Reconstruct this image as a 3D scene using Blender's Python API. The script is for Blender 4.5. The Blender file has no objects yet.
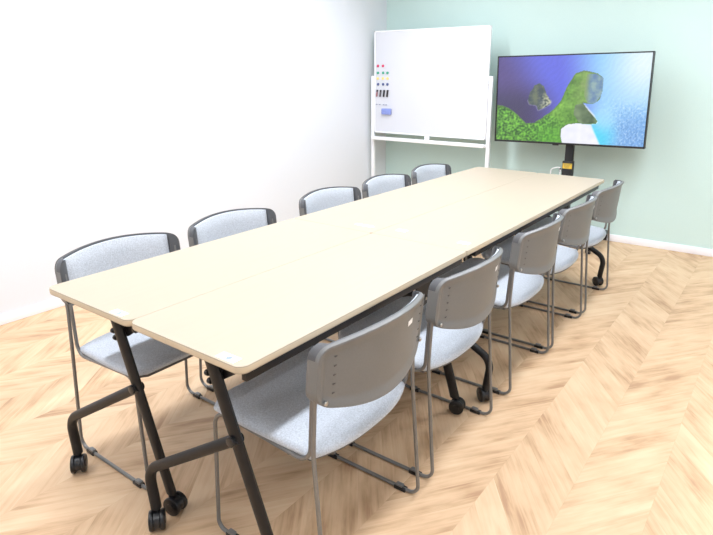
import bpy, bmesh, math, random
from mathutils import Vector, Matrix
random.seed(7)
SC = bpy.context.scene
COL = SC.collection
PI = math.pi

# ------------------------------------------------------------------ helpers
def srgb(r, g, b):
    f = lambda c: (c/255/12.92) if c/255 <= .04045 else ((c/255+.055)/1.055)**2.4
    return (f(r), f(g), f(b), 1)

def mat(name, col, rough=.5, metal=0., spec=.5, noise=0., scale=60., bump=0., stretch=(1, 1, 1), coat=0.):
    m = bpy.data.materials.new(name); m.use_nodes = True
    nt = m.node_tree; b = nt.nodes['Principled BSDF']
    b.inputs['Base Color'].default_value = col
    b.inputs['Roughness'].default_value = rough
    b.inputs['Metallic'].default_value = metal
    b.inputs['Specular IOR Level'].default_value = spec
    b.inputs['Coat Weight'].default_value = coat
    if noise or bump:
        tc = nt.nodes.new('ShaderNodeTexCoord'); mp = nt.nodes.new('ShaderNodeMapping')
        mp.inputs['Scale'].default_value = stretch
        nt.links.new(tc.outputs['Object'], mp.inputs['Vector'])
        n = nt.nodes.new('ShaderNodeTexNoise'); n.inputs['Scale'].default_value = scale
        n.inputs['Detail'].default_value = 4
        nt.links.new(mp.outputs['Vector'], n.inputs['Vector'])
        if noise:
            mx = nt.nodes.new('ShaderNodeMix'); mx.data_type = 'RGBA'
            mx.inputs['A'].default_value = tuple(c*(1-noise) for c in col[:3])+(1,)
            mx.inputs['B'].default_value = tuple(min(1, c*(1+noise)) for c in col[:3])+(1,)
            rp = nt.nodes.new('ShaderNodeMapRange')
            rp.inputs['From Min'].default_value = .3; rp.inputs['From Max'].default_value = .7
            nt.links.new(n.outputs['Fac'], rp.inputs['Value'])
            nt.links.new(rp.outputs['Result'], mx.inputs['Factor'])
            nt.links.new(mx.outputs['Result'], b.inputs['Base Color'])
        if bump:
            bp = nt.nodes.new('ShaderNodeBump'); bp.inputs['Strength'].default_value = bump
            bp.inputs['Distance'].default_value = .002
            nt.links.new(n.outputs['Fac'], bp.inputs['Height'])
            nt.links.new(bp.outputs['Normal'], b.inputs['Normal'])
    return m

def obj(name, bm, m, parent=None, smooth=True, angle=35):
    me = bpy.data.meshes.new(name)
    bmesh.ops.recalc_face_normals(bm, faces=bm.faces[:])
    bm.to_mesh(me); bm.free()
    if smooth:
        for p in me.polygons: p.use_smooth = True
        me.set_sharp_from_angle(angle=math.radians(angle))
    o = bpy.data.objects.new(name, me); COL.objects.link(o)
    for x in (m if isinstance(m, (list, tuple)) else [m]): me.materials.append(x)
    if parent: o.parent = parent
    return o

def thing(name, label, cat, loc=(0, 0, 0), rz=0, group=None):
    o = bpy.data.objects.new(name, None); COL.objects.link(o)
    o.empty_display_size = .05
    o.location = loc; o.rotation_euler = (0, 0, rz)
    return tag(o, label, cat, group)

def tag(o, label, cat, group=None):
    o['label'] = label; o['category'] = cat
    if group: o['group'] = group
    return o

def struct(o):
    o['kind'] = 'structure'; return o

def dup(root, loc, rz, label, group=None):
    r = root.copy(); COL.objects.link(r); r.location = loc; r.rotation_euler = (0, 0, rz); r['label'] = label
    if group: r['group'] = group
    for ch in list(root.children):
        c = ch.copy(); COL.objects.link(c); c.parent = r
        for g in list(ch.children):
            d = g.copy(); COL.objects.link(d); d.parent = c
    return r

def box(bm, c, s, bev=0., seg=2, rot=None):
    g = bmesh.ops.create_cube(bm, size=1.0)
    vs = g['verts']
    for v in vs: v.co = Vector((v.co.x*s[0], v.co.y*s[1], v.co.z*s[2]))
    if bev:
        es = list({e for v in vs for e in v.link_edges})
        r = bmesh.ops.bevel(bm, geom=es, offset=bev, segments=seg, affect='EDGES', profile=.5)
        vs = list({v for f in r['faces'] for v in f.verts} | {v for v in vs if v.is_valid})
    M = Matrix.Translation(Vector(c)) @ (rot.to_4x4() if rot else Matrix.Identity(4))
    for v in vs: v.co = M @ v.co
    return vs

def cyl(bm, a, b, r, seg=20, r2=None, bev=0.):
    a = Vector(a); b = Vector(b); d = b-a
    q = d.to_track_quat('Z', 'Y').to_matrix().to_4x4()
    g = bmesh.ops.create_cone(bm, cap_ends=True, segments=seg, radius1=r, radius2=r if r2 is None else r2, depth=d.length)
    vs = g['verts']
    if bev:
        es = [e for e in {e for v in vs for e in v.link_edges} if len(e.link_faces) == 2 and any(len(f.verts) > 4 for f in e.link_faces)]
        rr = bmesh.ops.bevel(bm, geom=es, offset=bev, segments=2, affect='EDGES', profile=.5)
        vs = list({v for f in rr['faces'] for v in f.verts} | {v for v in vs if v.is_valid})
    M = Matrix.Translation((a+b)/2) @ q
    for v in vs: v.co = M @ v.co

def fillet(pts, rads, n=6):
    P = [Vector(p) for p in pts]; out = [P[0]]
    for i in range(1, len(P)-1):
        r = rads[i-1] if isinstance(rads, (list, tuple)) else rads
        a = (P[i-1]-P[i]); b = (P[i+1]-P[i]); la, lb = a.length, b.length
        a.normalize(); b.normalize(); ang = a.angle(b)
        if r <= 0 or ang > 3.1: out.append(P[i]); continue
        t = min(r/math.tan(ang/2), la*.49, lb*.49); rr = t*math.tan(ang/2)
        bis = (a+b).normalized(); c = P[i]+bis*(rr/math.sin(ang/2))
        s = P[i]+a*t-c; e = P[i]+b*t-c
        for k in range(n+1):
            out.append(c+s.normalized().slerp(e.normalized(), k/n)*rr)
    out.append(P[-1]); return out

def tube(bm, pts, r, seg=10, flat=None, caps=True):
    """sweep a circle (or a flat oval: flat=(ra, rb, side_vector)) along pts"""
    P = [Vector(p) for p in pts]; rings = []
    t0 = (P[1]-P[0]).normalized()
    ref = flat[2] if flat else None
    n = Vector((0, 0, 1)) if abs(t0.z) < .9 else Vector((1, 0, 0))
    n = (n-t0*n.dot(t0)).normalized()
    for i, p in enumerate(P):
        if i == 0: t = t0
        elif i == len(P)-1: t = (P[-1]-P[-2]).normalized()
        else: t = ((P[i+1]-p).normalized()+(p-P[i-1]).normalized()).normalized()
        if ref is not None:
            n = Vector(ref)
        n = (n-t*n.dot(t)).normalized(); b = t.cross(n)
        ra, rb = (flat[0], flat[1]) if flat else (r, r)
        rings.append([bm.verts.new(p+n*math.cos(2*PI*k/seg)*ra+b*math.sin(2*PI*k/seg)*rb) for k in range(seg)])
    for A, B in zip(rings, rings[1:]):
        for k in range(seg): bm.faces.new((A[k], A[(k+1) % seg], B[(k+1) % seg], B[k]))
    if caps: bm.faces.new(rings[0][::-1]); bm.faces.new(rings[-1])

def rrect(x0, x1, y0, y1, r, n=8, r1=None):
    pts = []; q = r if r1 is None else r1          # r1 : radius of the two corners at y1
    for cx, cy, a0, r in ((x1-q, y1-q, 0, q), (x0+q, y1-q, 90, q), (x0+r, y0+r, 180, r), (x1-r, y0+r, 270, r)):
        for k in range(n+1):
            a = math.radians(a0+90*k/n); pts.append((cx+r*math.cos(a), cy+r*math.sin(a)))
    return pts

def loft(bm, loops, cap=True, closed=True):
    R = [[bm.verts.new(p) for p in L] for L in loops]; n = len(R[0])
    for A, B in zip(R, R[1:]):
        for k in range(n if closed else n-1): bm.faces.new((A[k], A[(k+1) % n], B[(k+1) % n], B[k]))
    if cap: bm.faces.new(R[0][::-1]); bm.faces.new(R[-1])
    return R

NB = bmesh.new

# ------------------------------------------------------------------ materials
M_wall = mat('white_wall_paper', srgb(224, 228, 233), .85, noise=.012, scale=180, bump=.15)
M_green = mat('pale_green_wall_paper', srgb(203, 227, 221), .85, noise=.015, scale=160, bump=.15)
M_ceil = mat('ceiling_board', srgb(225, 225, 225), .9, noise=.01, scale=90)
M_base = mat('white_baseboard_vinyl', srgb(246, 246, 250), .5, noise=.01, scale=40)
M_top = mat('cream_laminate', srgb(180, 168, 149), .45, spec=.2, noise=.012, scale=5, stretch=(14, .6, 1))
M_edge = mat('pale_edge_band', srgb(206, 190, 163), .45, noise=.02, scale=40)
M_black = mat('black_painted_steel', srgb(22, 23, 26), .42, spec=.35, noise=.08, scale=150)
M_blackpl = mat('black_plastic', srgb(26, 27, 29), .35, spec=.5, noise=.1, scale=90)
M_wheel = mat('black_caster_rubber', srgb(20, 21, 24), .3, spec=.5, noise=.1, scale=70)
M_rod = mat('grey_metallic_paint', srgb(128, 128, 127), .38, metal=.45, noise=.05, scale=140)
M_shell = mat('grey_plastic_shell', srgb(118, 119, 118), .42, noise=.03, scale=200, bump=.08)
M_pan = mat('dark_grey_plastic', srgb(86, 88, 91), .5, noise=.05, scale=120)
M_slot = mat('slot_shade_and_print_grey', srgb(84, 83, 81), .6, noise=.05, scale=100)
M_fab = mat('light_grey_heather_fabric', srgb(196, 203, 211), .95, spec=.15, noise=.17, scale=230, bump=.5, stretch=(1, 1, 1))
M_white = mat('white_powder_coat', srgb(243, 245, 247), .35, noise=.01, scale=40)
M_board = mat('whiteboard_enamel', srgb(216, 219, 226), .3, spec=.4, noise=.004, scale=4)
M_sticker = mat('white_sticker_paper', srgb(250, 251, 252), .6, noise=.01, scale=30)
M_smark = mat('pale_blue_print', srgb(140, 155, 188), .6, noise=.08, scale=80)
M_screw = mat('bright_screw_steel', srgb(175, 175, 172), .3, metal=.9, noise=.04, scale=90)
M_yellow = mat('yellow_warning_label', srgb(222, 186, 66), .5, noise=.06, scale=60)
M_grey_al = mat('grey_aluminium', srgb(176, 180, 184), .4, metal=.5, noise=.03, scale=60)

# chevron wood floor -------------------------------------------------
def floor_material():
    m = bpy.data.materials.new('chevron_oak_floor'); m.use_nodes = True
    nt = m.node_tree; N = nt.nodes; L = nt.links; b = N['Principled BSDF']
    def math_(op, a, c=None, d=None):
        n = N.new('ShaderNodeMath'); n.operation = op
        for i, v in enumerate((a, c, d)):
            if v is None: continue
            if isinstance(v, (int, float)): n.inputs[i].default_value = v
            else: L.new(v, n.inputs[i])
        return n.outputs[0]
    tc = N.new('ShaderNodeTexCoord'); sp = N.new('ShaderNodeSeparateXYZ'); L.new(tc.outputs['Object'], sp.inputs[0])
    X, Y = sp.outputs['X'], sp.outputs['Y']
    W = .244; T = math.tan(math.radians(53)); PL = .152
    u = math_('DIVIDE', math_('ADD', X, .682+20*W), W)
    col = math_('FLOOR', u); fr = math_('SUBTRACT', u, col)
    par = math_('MODULO', col, 2.0)                      # 0 / 1
    sgn = math_('MULTIPLY_ADD', par, -2.0, 1.0)         # +1 even, -1 odd
    lx = math_('MULTIPLY', fr, W)
    sh = math_('MULTIPLY', math_('MULTIPLY', lx, T), sgn)
    # even columns descend with +x
    v = math_('DIVIDE', math_('ADD', math_('ADD', Y, sh), math_('MULTIPLY', par, W*T)), PL)
    v = math_('ADD', v, 50.0)
    idx = math_('FLOOR', v); vf = math_('SUBTRACT', v, idx)
    cmb = N.new('ShaderNodeCombineXYZ'); L.new(col, cmb.inputs[0]); L.new(idx, cmb.inputs[1])
    wn = N.new('ShaderNodeTexWhiteNoise'); wn.noise_dimensions = '2D'; L.new(cmb.outputs[0], wn.inputs['Vector'])
    # grain coordinates: along plank / across plank
    ca, sa = math.cos(math.radians(53)), math.sin(math.radians(53))
    along = math_('SUBTRACT', math_('MULTIPLY', lx, ca), math_('MULTIPLY', math_('MULTIPLY', Y, sa), sgn))
    across = math_('MULTIPLY', v, PL*ca)
    gv = N.new('ShaderNodeCombineXYZ')
    L.new(math_('MULTIPLY', along, 2.2), gv.inputs[0]); L.new(math_('MULTIPLY', across, 42.0), gv.inputs[1])
    L.new(math_('MULTIPLY', wn.outputs['Value'], 40.0), gv.inputs[2])
    n1 = N.new('ShaderNodeTexNoise'); n1.inputs['Scale'].default_value = 1.3; n1.inputs['Detail'].default_value = 6
    n1.inputs['Roughness'].default_value = .62; n1.inputs['Distortion'].default_value = .8
    L.new(gv.outputs[0], n1.inputs['Vector'])
    gv2 = N.new('ShaderNodeCombineXYZ')
    L.new(math_('MULTIPLY', along, 3.0), gv2.inputs[0]); L.new(math_('MULTIPLY', across, 9.0), gv2.inputs[1])
    L.new(math_('MULTIPLY', wn.outputs['Value'], 90.0), gv2.inputs[2])
    n2 = N.new('ShaderNodeTexNoise'); n2.inputs['Scale'].default_value = 1.6; n2.inputs['Detail'].default_value = 3
    L.new(gv2.outputs[0], n2.inputs['Vector'])
    f = math_('ADD', math_('MULTIPLY', n1.outputs['Fac'], .62), math_('SUBTRACT', math_('MULTIPLY', n2.outputs['Fac'], .85), .175))
    f = math_('ADD', f, math_('MULTIPLY', math_('SUBTRACT', wn.outputs['Value'], .5), .20))
    rp = N.new('ShaderNodeValToRGB'); L.new(f, rp.inputs[0])
    e = rp.color_ramp.elements
    e[0].position = .30; e[0].color = srgb(184, 147, 115)
    e[1].position = .78; e[1].color = srgb(225, 197, 162)
    k = e.new(.42); k.color = srgb(203, 169, 133)
    k = e.new(.54); k.color = srgb(216, 183, 147)
    # joints
    j1 = math_('LESS_THAN', vf, .014)
    j2 = math_('LESS_THAN', fr, .006)
    jj = math_('MAXIMUM', j1, j2)
    mx = N.new('ShaderNodeMix'); mx.data_type = 'RGBA'
    L.new(math_('MULTIPLY', jj, .14), mx.inputs['Factor']); L.new(rp.outputs[0], mx.inputs['A'])
    mx.inputs['B'].default_value = srgb(150, 112, 78)
    L.new(mx.outputs['Result'], b.inputs['Base Color'])
    b.inputs['Roughness'].default_value = .5; b.inputs['Specular IOR Level'].default_value = .3
    return m
M_floor = floor_material()

# ------------------------------------------------------------------ room
XW, YW, XR, YR, H = -3.512, 5.08, 1.7, -1.9, 2.55
def slab(name, c, s, m):
    bm = NB(); box(bm, c, s); return struct(obj(name, bm, m, smooth=False))
slab('floor', ((XW+XR)/2, (YW+YR)/2, -.05), (XR-XW+.2, YW-YR+.2, .1), M_floor)
slab('ceiling', ((XW+XR)/2, (YW+YR)/2, H+.05), (XR-XW+.2, YW-YR+.2, .1), M_ceil)
slab('wall_left', (XW-.05, (YW+YR)/2, H/2), (.1, YW-YR+.2, H), M_wall)
slab('wall_back', ((XW+XR)/2, YW+.05, H/2), (XR-XW, .1, H), M_green)
slab('wall_right', (XR+.05, (YW+YR)/2, H/2), (.1, YW-YR+.2, H), M_wall)
slab('wall_front', ((XW+XR)/2, YR-.05, H/2), (XR-XW, .1, H), M_wall)
bm = NB(); box(bm, ((XW+XR)/2, YW-.005, .03), (XR-XW-.02, .01, .06), .003); struct(obj('baseboard_back', bm, M_base))
bm = NB(); box(bm, (XW+.005, (YW+YR)/2, .03), (.01, YW-YR-.03, .06), .003); struct(obj('baseboard_left', bm, M_base))

# ------------------------------------------------------------------ tables
XL, XRt = -1.8837, -.9642
YN, YS, YF = .8055, 1.952, 3.9352
TW = (XRt-XL)/2-.0005
TT = .023; TH = .72
# local frame: origin on the floor below the table's right near corner side centre; +x to the right
def make_caster(root, x, y, ztop, steer):
    bm = NB()
    cyl(bm, (x, y, .058), (x, y, ztop), .011, 14)
    dx, dy = math.cos(steer), math.sin(steer)
    c = Vector((x+dx*.012, y+dy*.012, .034))
    # hood between and over the two wheels
    side = Vector((-dy, dx, 0))
    pts = []
    for k in range(13):
        a = math.radians(-20+220*k/12); pts.append((math.cos(a)*.029, math.sin(a)*.029))
    A = [c+Vector((dx*p[0], dy*p[0], p[1]))-side*.009 for p in pts]
    B = [c+Vector((dx*p[0], dy*p[0], p[1]))+side*.009 for p in pts]
    loft(bm, [A, B])
    o = obj('caster', bm, M_blackpl, root)
    for s in (-1, 1):
        bm = NB()
        cyl(bm, c+side*s*.0095, c+side*s*.0235, .032, 24, bev=.004)
        cyl(bm, c+side*s*.0235, c+side*s*.0255, .014, 16)
        obj('wheel', bm, M_wheel, o)
    return o

def make_table(name_lab, loc, rz, length, leg_near, leg_far, xs_leg, group, branch_dx=.45, bdy=-.068):
    """local: table spans x 0..TW, y 0..length; legs near x=TW, foot arms reach to -x"""
    t = thing('folding_table', name_lab, 'table', loc, rz, group)
    r = .028; r1 = .012
    bm = NB()
    loops = []
    for ins, z in ((.006, TH-TT), (.002, TH-TT+.002), (0, TH-TT+.006), (0, TH-.003), (.0003, TH-.0008), (.0012, TH)):
        loops.append([(p[0], p[1], z) for p in rrect(ins, TW-ins, ins, length-ins, r-ins, 8, r1-ins)])
    R = [[bm.verts.new(p) for p in Lp] for Lp in loops]
    n = len(R[0])
    bm.faces.new(R[-1]); bm.faces.new(R[0][::-1])
    for A, B in zip(R, R[1:]):
        for k in range(n):
            f = bm.faces.new((A[k], A[(k+1) % n], B[(k+1) % n], B[k]))
    top = obj('tabletop', bm, M_top, t, angle=28)
    bm = NB()
    loops = []
    for off, z in ((.0001, TH-TT+.0055), (.0004, TH-TT+.007), (.0004, TH-.0045), (.0001, TH-.003)):
        loops.append([(p[0], p[1], z) for p in rrect(-off, TW+off, -off, length+off, r+off, 8, r1+off)])
    loft(bm, loops, cap=False)
    obj('edge_band', bm, M_edge, top, angle=60)
    (xt, xb) = xs_leg
    zt = TH-TT
    for yt in (leg_near, leg_far):
        yb = yt+.058
        up = Vector((xt, yt, zt-.012)); dn = Vector((xb, yb, .072))
        bm = NB()
        tube(bm, [up, dn], .02, 16, flat=(.013, .0215, Vector((0, 1, 0))))
        obj('leg', bm, M_black, t)
        # foot arm
        q = up.lerp(dn, .385)
        end = Vector((xb-branch_dx, yb+bdy, .07))
        k2 = Vector((xb-branch_dx-.016, yb+bdy-.002, .205))
        bm = NB()
        tube(bm, fillet([q+Vector((.012, 0, .006)), k2, end], [.075], 10), .0165, 16)
        obj('foot_arm', bm, M_black, t)
        bm = NB()
        q2 = q+Vector((0, -.016, 0))
        cyl(bm, q2, q2+Vector((0, -.008, 0)), .015, 16, bev=.002)
        obj('end_cap', bm, M_blackpl, t)
        make_caster(t, xb, yb, .082, math.radians(12))
        make_caster(t, end.x, end.y, .082, math.radians(-38))
        # folding bracket under the top
        bm = NB()
        s = 1
        P = [(xt+.012, 0), (xt+.14, 0), (xt+.125, -.018), (xt+.03, -.078), (xt+.012, -.082)]
        if xt+.13 > TW-.02: P = [(min(p[0], TW-.02), p[1]) for p in P]
        A = [Vector((p[0], yt+.018, zt+p[1]-.0005)) for p in P]; B = [p+Vector((0, .004, 0)) for p in A]
        loft(bm, [A, B])
        P2 = [(.0, 0), (.10, 0), (.095, -.01), (.05, -.05), (0, -.085)] if yt < length/2 else \
             [(-.05, 0), (-.225, 0), (-.205, -.05), (-.200, -.115), (-.185, -.142), (-.155, -.155), (-.122, -.148), (-.108, -.125), (-.10, -.06)]
        px_ = xt+.022 if yt < length/2 else xt+.098
        A = [Vector((px_, yt+p[0], zt+p[1]-.0005)) for p in P2]; B = [p+Vector((.004, 0, 0)) for p in A]
        loft(bm, [A, B])
        box(bm, (xt, yt+.03, zt-.006), (.07, .09, .011), .002)
        br = obj('folding_bracket', bm, M_black, t, angle=25)
        for dz in (.055, .078):
            bm = NB(); a = up.lerp(dn, dz/.62)
            cyl(bm, a+Vector((-.022, -.004, 0)), a+Vector((-.034, -.004, 0)), .0085, 14, bev=.002)
            obj('knob', bm, M_blackpl, br)
        sy, sz = (yt+.03, zt-.045) if yt < length/2 else (yt-.135, zt-.128)
        bm = NB(); cyl(bm, (px_+.0042, sy, sz), (px_+.0072, sy, sz), .0065, 14)
        obj('screw', bm, M_screw, br)
    # rails under the top
    bm = NB()
    box(bm, (xt, (leg_near+leg_far)/2, zt-.018), (.028, leg_far-leg_near-.05, .034), .004)
    obj('rail', bm, M_black, t)
    for x, w in ((TW-.020, .018), (.020, .018)):
        bm = NB()
        box(bm, (x, length/2, zt-.0135), (w, length-(.05 if x > TW/2 else .20), .026), .002)
        obj('apron_rail', bm, M_black, t)
    for f in (.27, .72):
        bm = NB()
        cyl(bm, (.05, length*f, zt), (.05, length*f, zt-.03), .016, 18, .012, bev=.003)
        obj('bumper', bm, M_blackpl, t)
    return t

def sticker(t, x, y, w, h, rz, mark=True):
    bm = NB(); R = Matrix.Rotation(rz, 3, 'Z')
    box(bm, (x, y, TH+.0004), (w, h, .0007), rot=R)
    s = obj('corner_sticker', bm, M_sticker, t, smooth=False)
    s['label'] = 'small white sticker near the corner of the tabletop'
    if mark:
        bm = NB(); cyl(bm, (x+.004, y-.001, TH+.0007), (x+.004, y-.001, TH+.0010), min(w, h)*.30, 16)
        obj('sticker_mark', bm, M_smark, s)

g_tab = 'cream topped folding tables pushed together in a rectangle'
nl = YS-YN; fl = YF-YS-.001
xm = (XL+XRt)/2
t1 = make_table('cream folding table on the white wall side at the near end', (XL, YN, 0), 0, nl, .045, nl-.052, (XL*0+.312, .418), g_tab)
t2 = make_table('cream folding table on the chair-back side, nearest the camera, bright near corner sticker', (xm+.0005, YN, 0), 0, nl, .045, nl-.052, (.288, .43), g_tab, .455)
t3 = make_table('longer cream folding table on the right, far end close to the television', (XRt, YF, 0), PI, fl, .072, fl-.14, (.31, .43), g_tab, .475)
t4 = make_table('longer cream folding table on the left, far end towards the whiteboard', (xm-.0005, YF, 0), PI, fl, .072, fl-.14, (.31, .43), g_tab, .43)
sticker(t1, TW-.075, .020, .058, .026, .02); sticker(t2, TW-.068, .022, .064, .028, .02)
sticker(t3, .062, fl-.095, .05, .03, 0, False); sticker(t3, TW-.085, fl-.11, .05, .03, 0, False)
sticker(t4, .10, fl-.085, .10, .022, 0, False)

# ------------------------------------------------------------------ chairs
HW = .2415      # rod plane half width
def make_chair(label, loc, rz, group):
    t = thing('stacking_chair', label, 'chair', loc, rz, group)
    rr = .0063
    lean = lambda z: .036-.10*max(0, z-.50)
    for s in (-1, 1):
        y = s*HW
        yi = s*.233
        pts = [(lean(.715), yi, .715), (lean(.57), yi, .57), (.032, y-s*.003, .44), (0.0, y, .0075), (.440, y, .0075), (.420, y-s*.004, .430),
               (.052, y-s*.012, .398), (lean(.57)+.013, yi-s*.006, .57), (lean(.70)+.012, yi-s*.006, .70)]
        bm = NB()
        tube(bm, fillet(pts, [.15, .4, .038, .028, .05, .045, .1], 7), rr, 10)
        obj('side_frame', bm, M_rod, t)
        for gx, L in ((.072, .046), (.375, .046)):
            bm = NB()
            box(bm, (gx, y, .0065), (L, .021, .013), .003)
            g = obj('glide', bm, M_blackpl, t)
            bm = NB(); box(bm, (gx+.004, y, .0165), (L*.62, .017, .009), .003)
            obj('clip', bm, M_rod, g)
    for x, z in ((.13, .399), (.36, .415)):
        bm = NB(); tube(bm, [(x, -HW+.010, z), (x, HW-.010, z)], .0055, 10)
        obj('stretcher', bm, M_rod, t)
    # seat : lofted outline, slightly bowed rear edge, waterfall front
    def outline(ins, z, drop=0.):
        return [(p[0], p[1], p[2]-.024*(1-p[0]/.445)) for p in outline_(ins, z, drop)]
    def outline_(ins, z, drop=0.):
        pts = []; hw = .245-ins
        n = 14
        for k in range(n+1):                        # rear edge, bowed
            s = -1+2*k/n; x = .008+ins+.044*abs(s)**2.6
            pts.append((x, hw*s*.93, z))
        for k in range(1, 9):                       # right side
            f = k/9; pts.append((.057+(.417-.057)*f, hw*(.93+.07*min(1, f*1.6)), z+.004*f))
        m = 12
        for k in range(m+1):                        # front edge
            s = 1-2*k/m; e = max(0, abs(s)-.86)/.14
            pts.append((.445-ins-.03*(1-math.sqrt(max(0, 1-e*e))), hw*s, z+.004-drop))
        for k in range(8, 0, -1):
            f = k/9; pts.append((.057+(.417-.057)*f, -hw*(.93+.07*min(1, f*1.6)), z+.004*f))
        return pts
    bm = NB(); loft(bm, [outline(.012, .4255), outline(.002, .4285), outline(0, .437), outline(.004, .446), outline(.016, .451), outline(.04, .453)])
    obj('seat', bm, M_fab, t, angle=60)
    bm = NB(); loft(bm, [outline(.03, .411), outline(.012, .414), outline(.008, .4255)])
    obj('seat_pan', bm, M_pan, t, angle=40)
    # backrest
    def bx(s, z): return lean(z)-.004-.064*(1-s*s)
    def zt(s): 
        e = max(0, (abs(s)-.88)/.12); return .746+.022*(1-s*s)-.034*(1-math.sqrt(max(0, 1-e*e)))
    def zb(s):
        e = max(0, (abs(s)-.88)/.12); return .588-.052*(1-s*s)+.034*(1-math.sqrt(max(0, 1-e*e)))
    hb = .2445
    NS, NT = 44, 14
    bm = NB(); F = []; Bk = []; Mi = []
    ss = [math.sin((-1+2*i/NS)*PI/2*.97)/math.sin(PI/2*.97) for i in range(NS+1)]
    for i, s in enumerate(ss):
        fa, ba = [], []
        for j in range(NT+1):
            v = j/NT; v = .5-.5*math.cos(PI*v)*1.0
            z = zb(s)+(zt(s)-zb(s))*v
            x = bx(s, z)
            d = min((1-abs(s))*hb, (zt(s)-z), (z-zb(s)))      # distance to the rim
            rim = .007*max(0, 1-max(0, d-.010)/.008) if d < .018 else 0
            post = .020 if abs(s) > .865 else 0
            fa.append(bm.verts.new((x+.006+post, hb*s, z)))
            ba.append(bm.verts.new((x-.004-rim, hb*s, z-(.008 if j == NT else 0))))
        F.append(fa); Bk.append(ba); Mi.append(bm.verts.new((bx(s, zt(s))+.001, hb*s, zt(s)-.0005)))
    for i in range(NS):
        for j in range(NT):
            bm.faces.new((F[i][j], F[i+1][j], F[i+1][j+1], F[i][j+1])).material_index = 1
            bm.faces.new((Bk[i][j], Bk[i][j+1], Bk[i+1][j+1], Bk[i+1][j]))
        bm.faces.new((F[i][0], Bk[i][0], Bk[i+1][0], F[i+1][0]))
        bm.faces.new((F[i][NT], F[i+1][NT], Mi[i+1], Mi[i])).material_index = 1; bm.faces.new((Mi[i], Mi[i+1], Bk[i+1][NT], Bk[i][NT]))
    for j in range(NT):
        bm.faces.new((F[0][j], F[0][j+1], Bk[0][j+1], Bk[0][j]))
        bm.faces.new((F[NS][j], Bk[NS][j], Bk[NS][j+1], F[NS][j+1]))
    for q in (0, NS): bm.faces.new((F[q][NT], Mi[q], Bk[q][NT]))
    sh = obj('backrest', bm, [M_shell, M_pan], t, angle=50)
    # dark inner side posts
    for sgn in (-1, 1):
        bm = NB(); A = []
        for j in range(11):
            v = j/10; row = []
            for s in (.868, .90, .94, .975, .993):
                z0, z1 = zb(s)+.004, zt(s)-.004
                z = z0+(z1-z0)*v
                row.append((bx(s, z)+.0270+.004*math.sin(PI*(s-.868)/.125), sgn*hb*s, z))
            A.append(row)
        loops = [[*row, *[(p[0]-.006, p[1], p[2]) for p in row[::-1]]] for row in A]
        loft(bm, loops)
        obj('side_cover', bm, M_pan, sh, angle=60)
    # fabric pad
    bm = NB(); P = []; Q = []
    n, m = 26, 8
    for i in range(n+1):
        s = (-1+2*i/n)*.858; pa, qa = [], []
        for j in range(m+1):
            v = j/m; z0, z1 = zb(s)+.012, zt(s)-.0075
            z = z0+(z1-z0)*v; e = min(1, (1-abs(s)/.858)*9)*min(1, v*6, (1-v)*6)
            x = bx(s, z)
            pa.append(bm.verts.new((x+.014+.010*math.sqrt(max(0, e)), hb*s, z))); qa.append(bm.verts.new((x+.0062, hb*s, z)))
        P.append(pa); Q.append(qa)
    for i in range(n):
        for j in range(m):
            bm.faces.new((P[i][j], P[i+1][j], P[i+1][j+1], P[i][j+1]))
            bm.faces.new((Q[i][j], Q[i][j+1], Q[i+1][j+1], Q[i+1][j]))
        bm.faces.new((P[i][0], Q[i][0], Q[i+1][0], P[i+1][0])); bm.faces.new((P[i][m], P[i+1][m], Q[i+1][m], Q[i][m]))
    for j in range(m):
        bm.faces.new((P[0][j], P[0][j+1], Q[0][j+1], Q[0][j])); bm.faces.new((P[n][j], Q[n][j], Q[n][j+1], P[n][j+1]))
    obj('back_pad', bm, M_fab, sh, angle=60)
    # slot shade put into small dark blocks on the rear, two bolts, white sticker
    for sgn in (-1, 1):
        for k in range(5):
            bm = NB(); s = .82; z = .612+.026*k
            box(bm, (bx(s, z)-.0055, sgn*hb*(s-.012), z), (.003, .010, .003), .0008)
            obj('slot_shade', bm, M_slot, sh)
        bm = NB(); s = .91; z = .592
        cyl(bm, (bx(s, z)-.010, sgn*hb*s, z), (bx(s, z)-.0165, sgn*hb*s, z), .0065, 14, bev=.0015)
        obj('bolt', bm, M_screw, sh)
    bm = NB(); sl = []
    for s in (-.31, -.37, -.43):
        sl.append([(bx(s, z)-.0052, hb*s, z) for z in (.703, .718)])
    lo = [[*a, *[(p[0]+.0008, p[1], p[2]) for p in a[::-1]]] for a in sl]
    loft(bm, lo); st = obj('rear_sticker', bm, M_sticker, sh, smooth=False)
    st['label'] = 'small white sticker on the rear of the backrest'
    return t

gR = 'grey stacking chairs seen from behind along the open side'
gL = 'grey stacking chairs facing us along the white wall'
yR = [.942, 1.520, 2.200, 2.745, 3.315]
yL = [.910, 1.468, 2.160, 2.707, 3.258]
HWc = .2467
XRC, XLC = -.846, -2.045
labR = ['grey stacking chair seen from behind, largest and nearest, beside the front table corner',
        'grey stacking chair seen from behind, second from the camera on the right side',
        'grey stacking chair seen from behind, middle one of the right row',
        'grey stacking chair seen from behind, fourth from the camera on the right side',
        'grey stacking chair seen from behind, farthest on the right, nearest the television']
labL = ['grey fabric chair facing us by the white wall, nearest the camera',
        'grey fabric chair facing us by the white wall, second from the camera',
        'grey fabric chair facing us by the white wall, middle one of the row',
        'grey fabric chair facing us, fourth along the white wall, below the whiteboard left end',
        'grey fabric chair facing us, farthest along the table, below the whiteboard right half']
c0 = make_chair(labR[0], (XRC, yR[0]+HWc, 0), PI, gR)
for y, l in list(zip(yR, labR))[1:]: dup(c0, (XRC, y+HWc, 0), PI, l, gR)
for y, l in zip(yL, labL): dup(c0, (XLC, y+HWc, 0), 0, l, gL)

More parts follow.
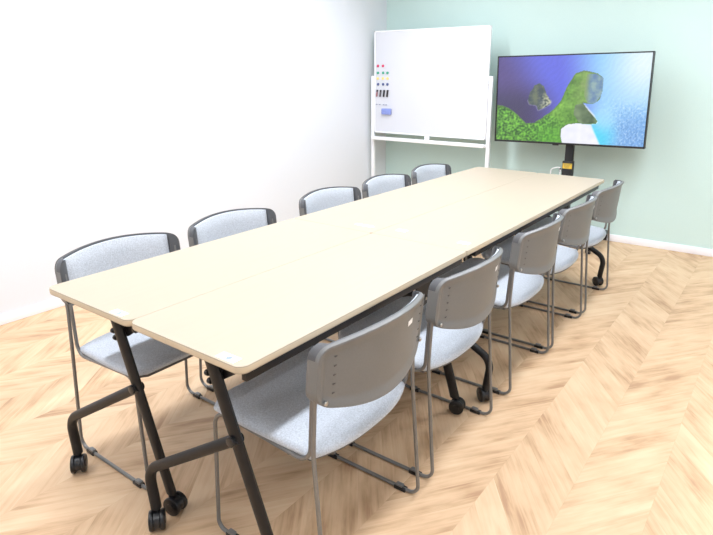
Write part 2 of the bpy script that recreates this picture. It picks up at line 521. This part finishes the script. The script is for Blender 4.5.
# ------------------------------------------------------------------ television and stand
TVY = 4.72
TX0, TX1, TZ0, TZ1 = -2.112, -.897, .836, 1.542
tv_roll = math.radians(-.9)
tv = thing('television', 'large wide television showing a green headland and blue sea, on a black stand', 'television', ((TX0+TX1)/2, TVY, TZ0))
tv.rotation_euler = (0, tv_roll, 0)
w, h = TX1-TX0, TZ1-TZ0
bm = NB(); box(bm, (0, .021, h/2), (w, .036, h), .004)
body = obj('housing', bm, M_blackpl, tv)
bm = NB(); box(bm, (0, .055, h*.42), (w*.66, .04, h*.6), .012); obj('rear_cover', bm, M_blackpl, tv)
bm = NB()
for c, s in (((0, 0, .0075), (w, .012, .015)), ((0, 0, h-.005), (w, .012, .010)), ((-w/2+.005, 0, h/2), (.010, .012, h)), ((w/2-.005, 0, h/2), (.010, .012, h))):
    box(bm, c, s, .002)
obj('bezel', bm, M_blackpl, tv)
bm = NB(); box(bm, (-.07, -.002, -.004), (.05, .014, .010), .002); obj('sensor', bm, M_blackpl, tv)

# the picture on the screen : colours per vertex of a fine flat grid
def inside(px, py, poly):
    c = False; n = len(poly); j = n-1
    for i in range(n):
        xi, yi = poly[i]; xj, yj = poly[j]
        if (yi > py) != (yj > py) and px < (xj-xi)*(py-yi)/(yj-yi)+xi: c = not c
        j = i
    return c
from mathutils import noise as mno
land = [(0, .57), (.04, .58), (.09, .62), (.14, .69), (.20, .79), (.25, .78), (.31, .71), (.38, .61), (.42, .52), (.445, .41), (.47, .30), (.51, .21), (.555, .175), (.60, .19),
        (.65, .21), (.685, .25), (.695, .32), (.69, .42), (.675, .50), (.64, .545), (.60, .545), (.57, .535), (.60, .60), (.64, .67), (.675, .735), (.665, .765), (.62, .775), (.55, .765), (.48, .785), (.44, .83), (.435, .90), (.45, 1.01), (0, 1.01)]
cliff = [(.585, .22), (.64, .215), (.69, .26), (.695, .34), (.685, .45), (.65, .54), (.60, .54), (.575, .46), (.575, .33)]
arch = [(.52, .56), (.565, .54), (.60, .60), (.645, .675), (.67, .75), (.62, .77), (.55, .755), (.51, .66)]
rock = [(.205, .52), (.215, .42), (.24, .34), (.275, .315), (.305, .35), (.325, .44), (.36, .53), (.35, .56), (.30, .61), (.275, .63), (.26, .57), (.215, .56)]
beach = [(.435, .84), (.48, .785), (.55, .77), (.63, .785), (.655, .87), (.70, 1.01), (.45, 1.01), (.435, .92)]
def lerp(a, b, t): return tuple(x+(y-x)*t for x, y in zip(a, b))
def ss_(a, b, x):
    t = max(0, min(1, (x-a)/(b-a))); return t*t*(3-2*t)
def edge(px, py, poly):
    d = 9; n = len(poly)
    for i in range(n):
        ax, ay = poly[i]; bx_, by_ = poly[(i+1) % n]; ay *= .58; by_ *= .58
        dx, dy = bx_-ax, by_-ay; t = max(0, min(1, ((px-ax)*dx+(py*.58-ay)*dy)/(dx*dx+dy*dy+1e-9)))
        d = min(d, math.hypot(px-ax-t*dx, py*.58-ay-t*dy))
    return d
def picture(u, v):
    u = u/(1.153-.153*u)
    nz = mno.fractal(Vector((u*9, v*6, 3)), 1., 2., 4); nf = mno.noise(Vector((u*70, v*42, 1)))
    n3 = mno.noise(Vector((u*26, v*16, 7)))
    ub, vb = u+.004*nz+.002*nf, v+.006*nz+.003*nf
    c = lerp((92, 80, 138), (104, 112, 224), ss_(.02, .36, u-.30*v+.06))
    c = lerp(c, (66, 62, 92), .8*ss_(.22, .60, v)*ss_(.48, .12, u))
    c = lerp(c, (150, 205, 252), ss_(.42, .74, u-.10*(v-.5)))
    c = lerp(c, (228, 246, 255), ss_(.60, .96, u)*ss_(.80, .10, v))
    c = lerp(c, (120, 170, 228), .9*ss_(.68, .92, u)*ss_(.48, .85, v))
    sp = mno.noise(Vector((u*80+nz, v*40, 9)))*.6+mno.noise(Vector((u*150, v*80, 4)))*.5
    k = ss_(.60, .84, u)*ss_(.36, .62, v)
    c = lerp(c, (240, 251, 255), max(0, min(1, sp*.9))*k)
    c = lerp(c, (70, 112, 176), max(0, min(1, -sp*.8))*k*ss_(.4, .8, v))
    c = lerp(c, (84, 212, 246), ss_(.26, .03, math.hypot((u-.67)*1.4, (v-.92)*.75)))
    c = lerp(c, (170, 222, 250), .7*ss_(.14, .02, math.hypot((u-.72)*1.2, (v-.70)*.6)))
    w_ = math.sin((u*.6+v*.35)*240+6*nz)*.5+.5
    c = lerp(c, tuple(min(255, x*1.08) for x in c), w_*.3)
    if inside(ub, vb, rock):
        t = max(0, min(1, .5+1.2*n3+.4*nf)); lit = ss_(.26, .33, u)*ss_(.38, .52, v)
        c = lerp((70, 84, 92), (112, 122, 100), t); c = lerp(c, (214, 214, 186), lit*max(0, min(.8, .45+1.1*nf)))
    elif edge(u, v, rock) < .006 and v > .5: c = lerp(c, (222, 226, 240), .25)
    if inside(ub, vb, land):
        g = max(0, min(1, .5+.55*nz+.35*nf))
        c = lerp((72, 120, 48), (146, 204, 86), g)
        c = lerp(c, (150, 168, 112), ss_(.40, .60, u)*ss_(.75, .42, v)*(.5+.4*n3))
        if v > .60+.5*max(0, u-.18) and u < .45:
            c = lerp(c, lerp((22, 62, 34), (132, 226, 70), max(0, min(1, .5+1.1*nf+.5*n3))), .5*ss_(.5, .32, u))
        c = lerp(c, (96, 176, 56), .5*ss_(.20, .36, u)*ss_(.72, .95, v))
        c = lerp(c, (86, 108, 66), .5*ss_(.014, .0, edge(u, v, land)))
    if inside(ub, vb, cliff):
        c = lerp((104, 136, 176), (150, 178, 178), max(0, min(1, .5+.8*n3+.4*nf))); c = lerp(c, (140, 164, 112), ss_(.62, .575, u))
    if inside(ub, vb, arch): c = lerp((70, 92, 66), (128, 150, 112), max(0, min(1, .4+.8*n3+ss_(.60, .53, u)*.5)))
    if inside(ub, vb, beach): c = lerp((232, 234, 250), (250, 250, 255), .5+.5*n3)
    elif not inside(ub, vb, land):
        d = min(edge(u, v, beach), edge(u, v, arch) if v > .55 else 9)
        c = lerp(c, (248, 253, 255), .8*ss_(.014, .0, d))
    return c
NX, NY = 300, 170
sw, shh = w-.018, h-.022
me = bpy.data.meshes.new('screen')
vs = [(-sw/2+sw*i/NX, 0, shh*j/NY) for j in range(NY+1) for i in range(NX+1)]
fs = [(j*(NX+1)+i, j*(NX+1)+i+1, (j+1)*(NX+1)+i+1, (j+1)*(NX+1)+i) for j in range(NY) for i in range(NX)]
me.from_pydata(vs, [], fs)
ca = me.color_attributes.new('picture', 'FLOAT_COLOR', 'POINT')
for j in range(NY+1):
    for i in range(NX+1):
        ca.data[j*(NX+1)+i].color = srgb(*picture(i/NX, 1-j/NY))
ms = bpy.data.materials.new('lit_screen'); ms.use_nodes = True
nt = ms.node_tree; b = nt.nodes['Principled BSDF']
at = nt.nodes.new('ShaderNodeAttribute'); at.attribute_name = 'picture'
b.inputs['Base Color'].default_value = (.01, .01, .012, 1); b.inputs['Roughness'].default_value = .25
nt.links.new(at.outputs['Color'], b.inputs['Emission Color'])
SCREEN = b.inputs['Emission Strength']
scr = bpy.data.objects.new('screen', me); COL.objects.link(scr); scr.parent = tv
scr.location = (0, .0012, .015); me.materials.append(ms)
scr['label'] = 'lit screen with a picture of a green headland, white beach and blue sea'

px = -1.494
stand = thing('television_stand', 'black floor stand with a single post and yellow label holding up the television', 'stand', (px, TVY+.13, 0))
bm = NB(); box(bm, (0, 0, .50), (.066, .045, .94), .006); box(bm, (-.002, -.004, .40), (.086, .058, .58), .006)
post = obj('post', bm, M_blackpl, stand)
bm = NB(); box(bm, (0, -.0335, .650), (.078, .001, .044)); l = obj('warning_label', bm, M_yellow, post, smooth=False); l['label'] = 'yellow warning label'
bm = NB(); box(bm, (0, -.0345, .666), (.07, .0006, .003)); 
for k in range(3): box(bm, (-.004, -.0345,   .656-.010*k), (.05-.008*k, .0006, .0025))
obj('label_print', bm, M_slot, l, smooth=False)
bm = NB(); box(bm, (0, -.04, .97), (.40, .03, .22), .004); obj('mount_plate', bm, M_blackpl, stand)
bm = NB()
box(bm, (0, 0, .075), (.60, .05, .03), .006)
for s in (-1, 1): box(bm, (s*.30, -.02, .075), (.05, .56, .03), .008)
base = obj('base', bm, M_blackpl, stand)
for sx in (-1, 1):
    for sy in (-.27, .23):
        bm = NB(); cyl(bm, (sx*.3-.018, sy, .03), (sx*.3+.018, sy, .03), .03, 20, bev=.004); cyl(bm, (sx*.3, sy, .03), (sx*.3, sy, .065), .01, 12)
        obj('caster', bm, M_wheel, stand)
bm = NB()
pts = fillet([(px-.054, TVY+.09, .30), (px-.054, TVY+.09, .60), (px-.058, TVY+.10, .632), (px-.085, TVY+.10, .632), (px-.135, TVY+.10, .615), (px-.14, TVY+.10, .55), (px-.10, TVY+.09, .33), (px-.054, TVY+.09, .22)], .03, 5)
tube(bm, pts, .0045, 8)
cb = tag(obj('cable', bm, M_white), 'thin pale cable looped beside the black television post', 'cable')
bm = NB(); box(bm, (px-.056, TVY+.10, .612), (.016, .016, .03), .003); obj('plug', bm, M_blackpl, cb)

# ------------------------------------------------------------------ whiteboard
WY = 4.75
bx0, bx1, bz0, bz1 = -3.428, -2.214, .822, 1.785
wb = thing('whiteboard', 'white freestanding whiteboard on a white frame in the corner, left of the television', 'whiteboard', ((bx0+bx1)/2, WY, 0))
cw = (bx0+bx1)/2; W2 = (bx1-bx0)/2
bm = NB(); box(bm, (0, .012, (bz0+bz1)/2), (bx1-bx0-.02, .018, bz1-bz0-.02), .001); obj('writing_surface', bm, M_board, wb, smooth=False)
bm = NB()
f = .014
for c, s in (((0, .012, bz0+f/2), (2*W2, .026, f)), ((0, .012, bz1-f/2), (2*W2, .026, f)), ((-W2+f/2, .012, (bz0+bz1)/2), (f, .026, bz1-bz0)), ((W2-f/2, .012, (bz0+bz1)/2), (f, .026, bz1-bz0))):
    box(bm, c, s, .003)
obj('board_frame', bm, M_white, wb)
for x in (-W2-.022, W2+.022):
    bm = NB(); box(bm, (x, .015, .70), (.034, .03, 1.34), .004); obj('post', bm, M_white, wb)
    bm = NB(); box(bm, (x, .0, .065), (.036, .50, .032), .008); ft = obj('foot', bm, M_white, wb)
    for y in (-.21, .21):
        bm = NB(); cyl(bm, (x-.012, y, .026), (x+.012, y, .026), .026, 18, bev=.003); cyl(bm, (x, y, .026), (x, y, .052), .008, 10)
        obj('caster', bm, M_wheel, ft)
    bm = NB(); cyl(bm, (x-.01*(1 if x > 0 else -1), .013, 1.30), (x-.026*(1 if x > 0 else -1), .013, 1.30), .012, 14)
    obj('pivot', bm, M_grey_al, wb)
bm = NB(); box(bm, (0, -.012, .770), (2*W2+.012, .075, .028), .006); box(bm, (0, -.046, .782), (2*W2+.012, .006, .018), .002)
obj('tray', bm, M_white, wb)
bm = NB(); box(bm, (0, .012, .803), (.05, .022, .04), .006); obj('latch', bm, M_white, wb)
bm = NB(); box(bm, (0, .015, .35), (2*W2+.02, .028, .03), .004); obj('crossbar', bm, M_white, wb)

# magnets and small things held on the board
FY = WY+.003   # front face of the writing surface
def on_board(name, label, cat, group, x, z, kind, m):
    bm = NB()
    if kind == 'disc': cyl(bm, (x, FY, z), (x, FY-.009, z), .0135, 18, .012, bev=.002)
    elif kind == 'marker':
        cyl(bm, (x-.004, FY-.010, z-.035), (x+.002, FY-.010, z+.012), .0085, 14, bev=.002)
    elif kind == 'small': box(bm, (x, FY-.004, z), (.018, .008, .008), .002)
    o = tag(obj(name, bm, m), label, cat, group)
    if kind == 'marker':
        bm = NB(); cyl(bm, (x+.002, FY-.010, z+.012), (x+.005, FY-.010, z+.030), .0088, 14, bev=.002); obj('cap', bm, M_mcap, o)
    return o
M_mcap = mat('marker_cap_plastic', srgb(28, 28, 32), .35, noise=.05, scale=90)
mags = [('red', 1.462, [-3.383, -3.324], (214, 70, 110)), ('green', 1.397, [-3.383, -3.322, -3.271], (70, 165, 135)),
        ('yellow', 1.345, [-3.386, -3.325, -3.271], (252, 226, 130)), ('navy', 1.290, [-3.381, -3.322, -3.271], (78, 92, 140))]
pos3 = ['left one', 'middle one', 'right one']
for cname, z, xs, rgb in mags:
    mm = mat(cname+'_magnet_plastic', srgb(*rgb), .4, noise=.04, scale=90)
    words = ['left one of the pair', 'right one of the pair'] if len(xs) == 2 else [p+' of the three' for p in pos3]
    for x, wd in zip(xs, words):
        on_board('magnet', f'round {cname} magnet on the whiteboard, {wd} {cname} magnets' if len(xs) == 3 else f'round {cname} magnet on the whiteboard, {wd}',
                 'magnet', 'round magnets in rows on the whiteboard', x, z, 'disc', mm)
mk = [('reddish grey', (165, 112, 118)), ('dark grey', (88, 84, 90)), ('black', (30, 30, 34)), ('black', (30, 30, 34))]
ml = ['short reddish grey marker standing on the whiteboard, leftmost of four', 'short dark grey marker on the whiteboard, second from the left of four',
      'short black marker on the whiteboard, third from the left of four', 'short black marker on the whiteboard, rightmost of four']
for (nm, rgb), x, lb in zip(mk, (-3.391, -3.350, -3.308, -3.268), ml):
    on_board('marker', lb, 'marker', 'markers held on the whiteboard', x, 1.207, 'marker', mat(nm.replace(' ', '_')+'_marker', srgb(*rgb), .4, noise=.05, scale=90))
M_clip = mat('grey_magnet_bar', srgb(150, 156, 176), .45, noise=.04, scale=90)
for x, wd in zip((-3.398, -3.361, -3.314, -3.284), ('leftmost', 'second from left', 'third from left', 'rightmost')):
    on_board('magnet_bar', f'tiny grey magnet bar on the whiteboard above the eraser, {wd} of four', 'magnet', 'tiny magnet bars on the whiteboard', x, 1.097, 'small', M_clip)
M_er = mat('lavender_blue_eraser', srgb(136, 152, 216), .7, noise=.05, scale=80)
M_felt = mat('eraser_felt', srgb(120, 128, 165), .95, noise=.1, scale=200)
er = thing('eraser', 'lavender blue board eraser stuck on the left of the whiteboard', 'eraser', (-3.272, FY, 1.033))
bm = NB(); box(bm, (0, -.019, 0), (.108, .018, .056), .004); obj('grip', bm, M_er, er)
bm = NB(); box(bm, (0, -.005, 0), (.102, .010, .052), .002); obj('felt', bm, M_felt, er)

# ------------------------------------------------------------------ light
def area(name, loc, sx, sy, power, col=(1, 1, 1), rot=(0, 0, 0)):
    d = bpy.data.lights.new(name, 'AREA'); d.shape = 'RECTANGLE'; d.size = sx; d.size_y = sy; d.energy = power; d.color = col
    o = bpy.data.objects.new(name, d); COL.objects.link(o); o.location = loc; o.rotation_euler = rot
    return o
P = 21.5
for x in (-2.4, -.5):
    for y, k in ((-.3, .85), (1.0, .95), (2.3, 1.05), (3.5, 1.3)):
        area('ceiling_and_fill_light', (x, y, H-.02), .16, 1.2, P*k, (.93, .97, 1.05))
for y in (1.0, 3.2): area('ceiling_and_fill_light', (1.1, y, H-.02), .16, 1.2, P*.45, (.93, .97, 1.05))  # added fill row, no fixture seen here; brightens the lower green wall
wd = bpy.data.worlds.new('World'); SC.world = wd; wd.use_nodes = True
wd.node_tree.nodes['Background'].inputs[0].default_value = (1, 1, 1, 1); wd.node_tree.nodes['Background'].inputs[1].default_value = .3

# ------------------------------------------------------------------ camera
a, bb, c_, hc = .6184, .2647, .0024, 1.3828
cam = bpy.data.cameras.new('camera'); co = bpy.data.objects.new('camera', cam); COL.objects.link(co); SC.camera = co
fw = Vector((-math.sin(a)*math.cos(bb), math.cos(a)*math.cos(bb), -math.sin(bb)))
rt = Vector((math.cos(a), math.sin(a), 0)); up = rt.cross(fw)
r2 = rt*math.cos(c_)+up*math.sin(c_); u2 = -rt*math.sin(c_)+up*math.cos(c_)
M = Matrix((r2, u2, -fw)).transposed().to_4x4(); M.translation = Vector((0, 0, hc)); co.matrix_world = M
cam.sensor_fit = 'HORIZONTAL'; cam.sensor_width = 36; cam.lens = 578.4866/713*36
cam.shift_x = -21.39/713; cam.shift_y = -36.26/713
cam.clip_start = .05

vs_ = SC.view_settings
vs_.view_transform = 'Standard'; vs_.look = 'None'; vs_.gamma = 1; vs_.use_curve_mapping = False
EXPO = 0.1
vs_.exposure = EXPO
SCREEN.default_value = 1.0/2**EXPO
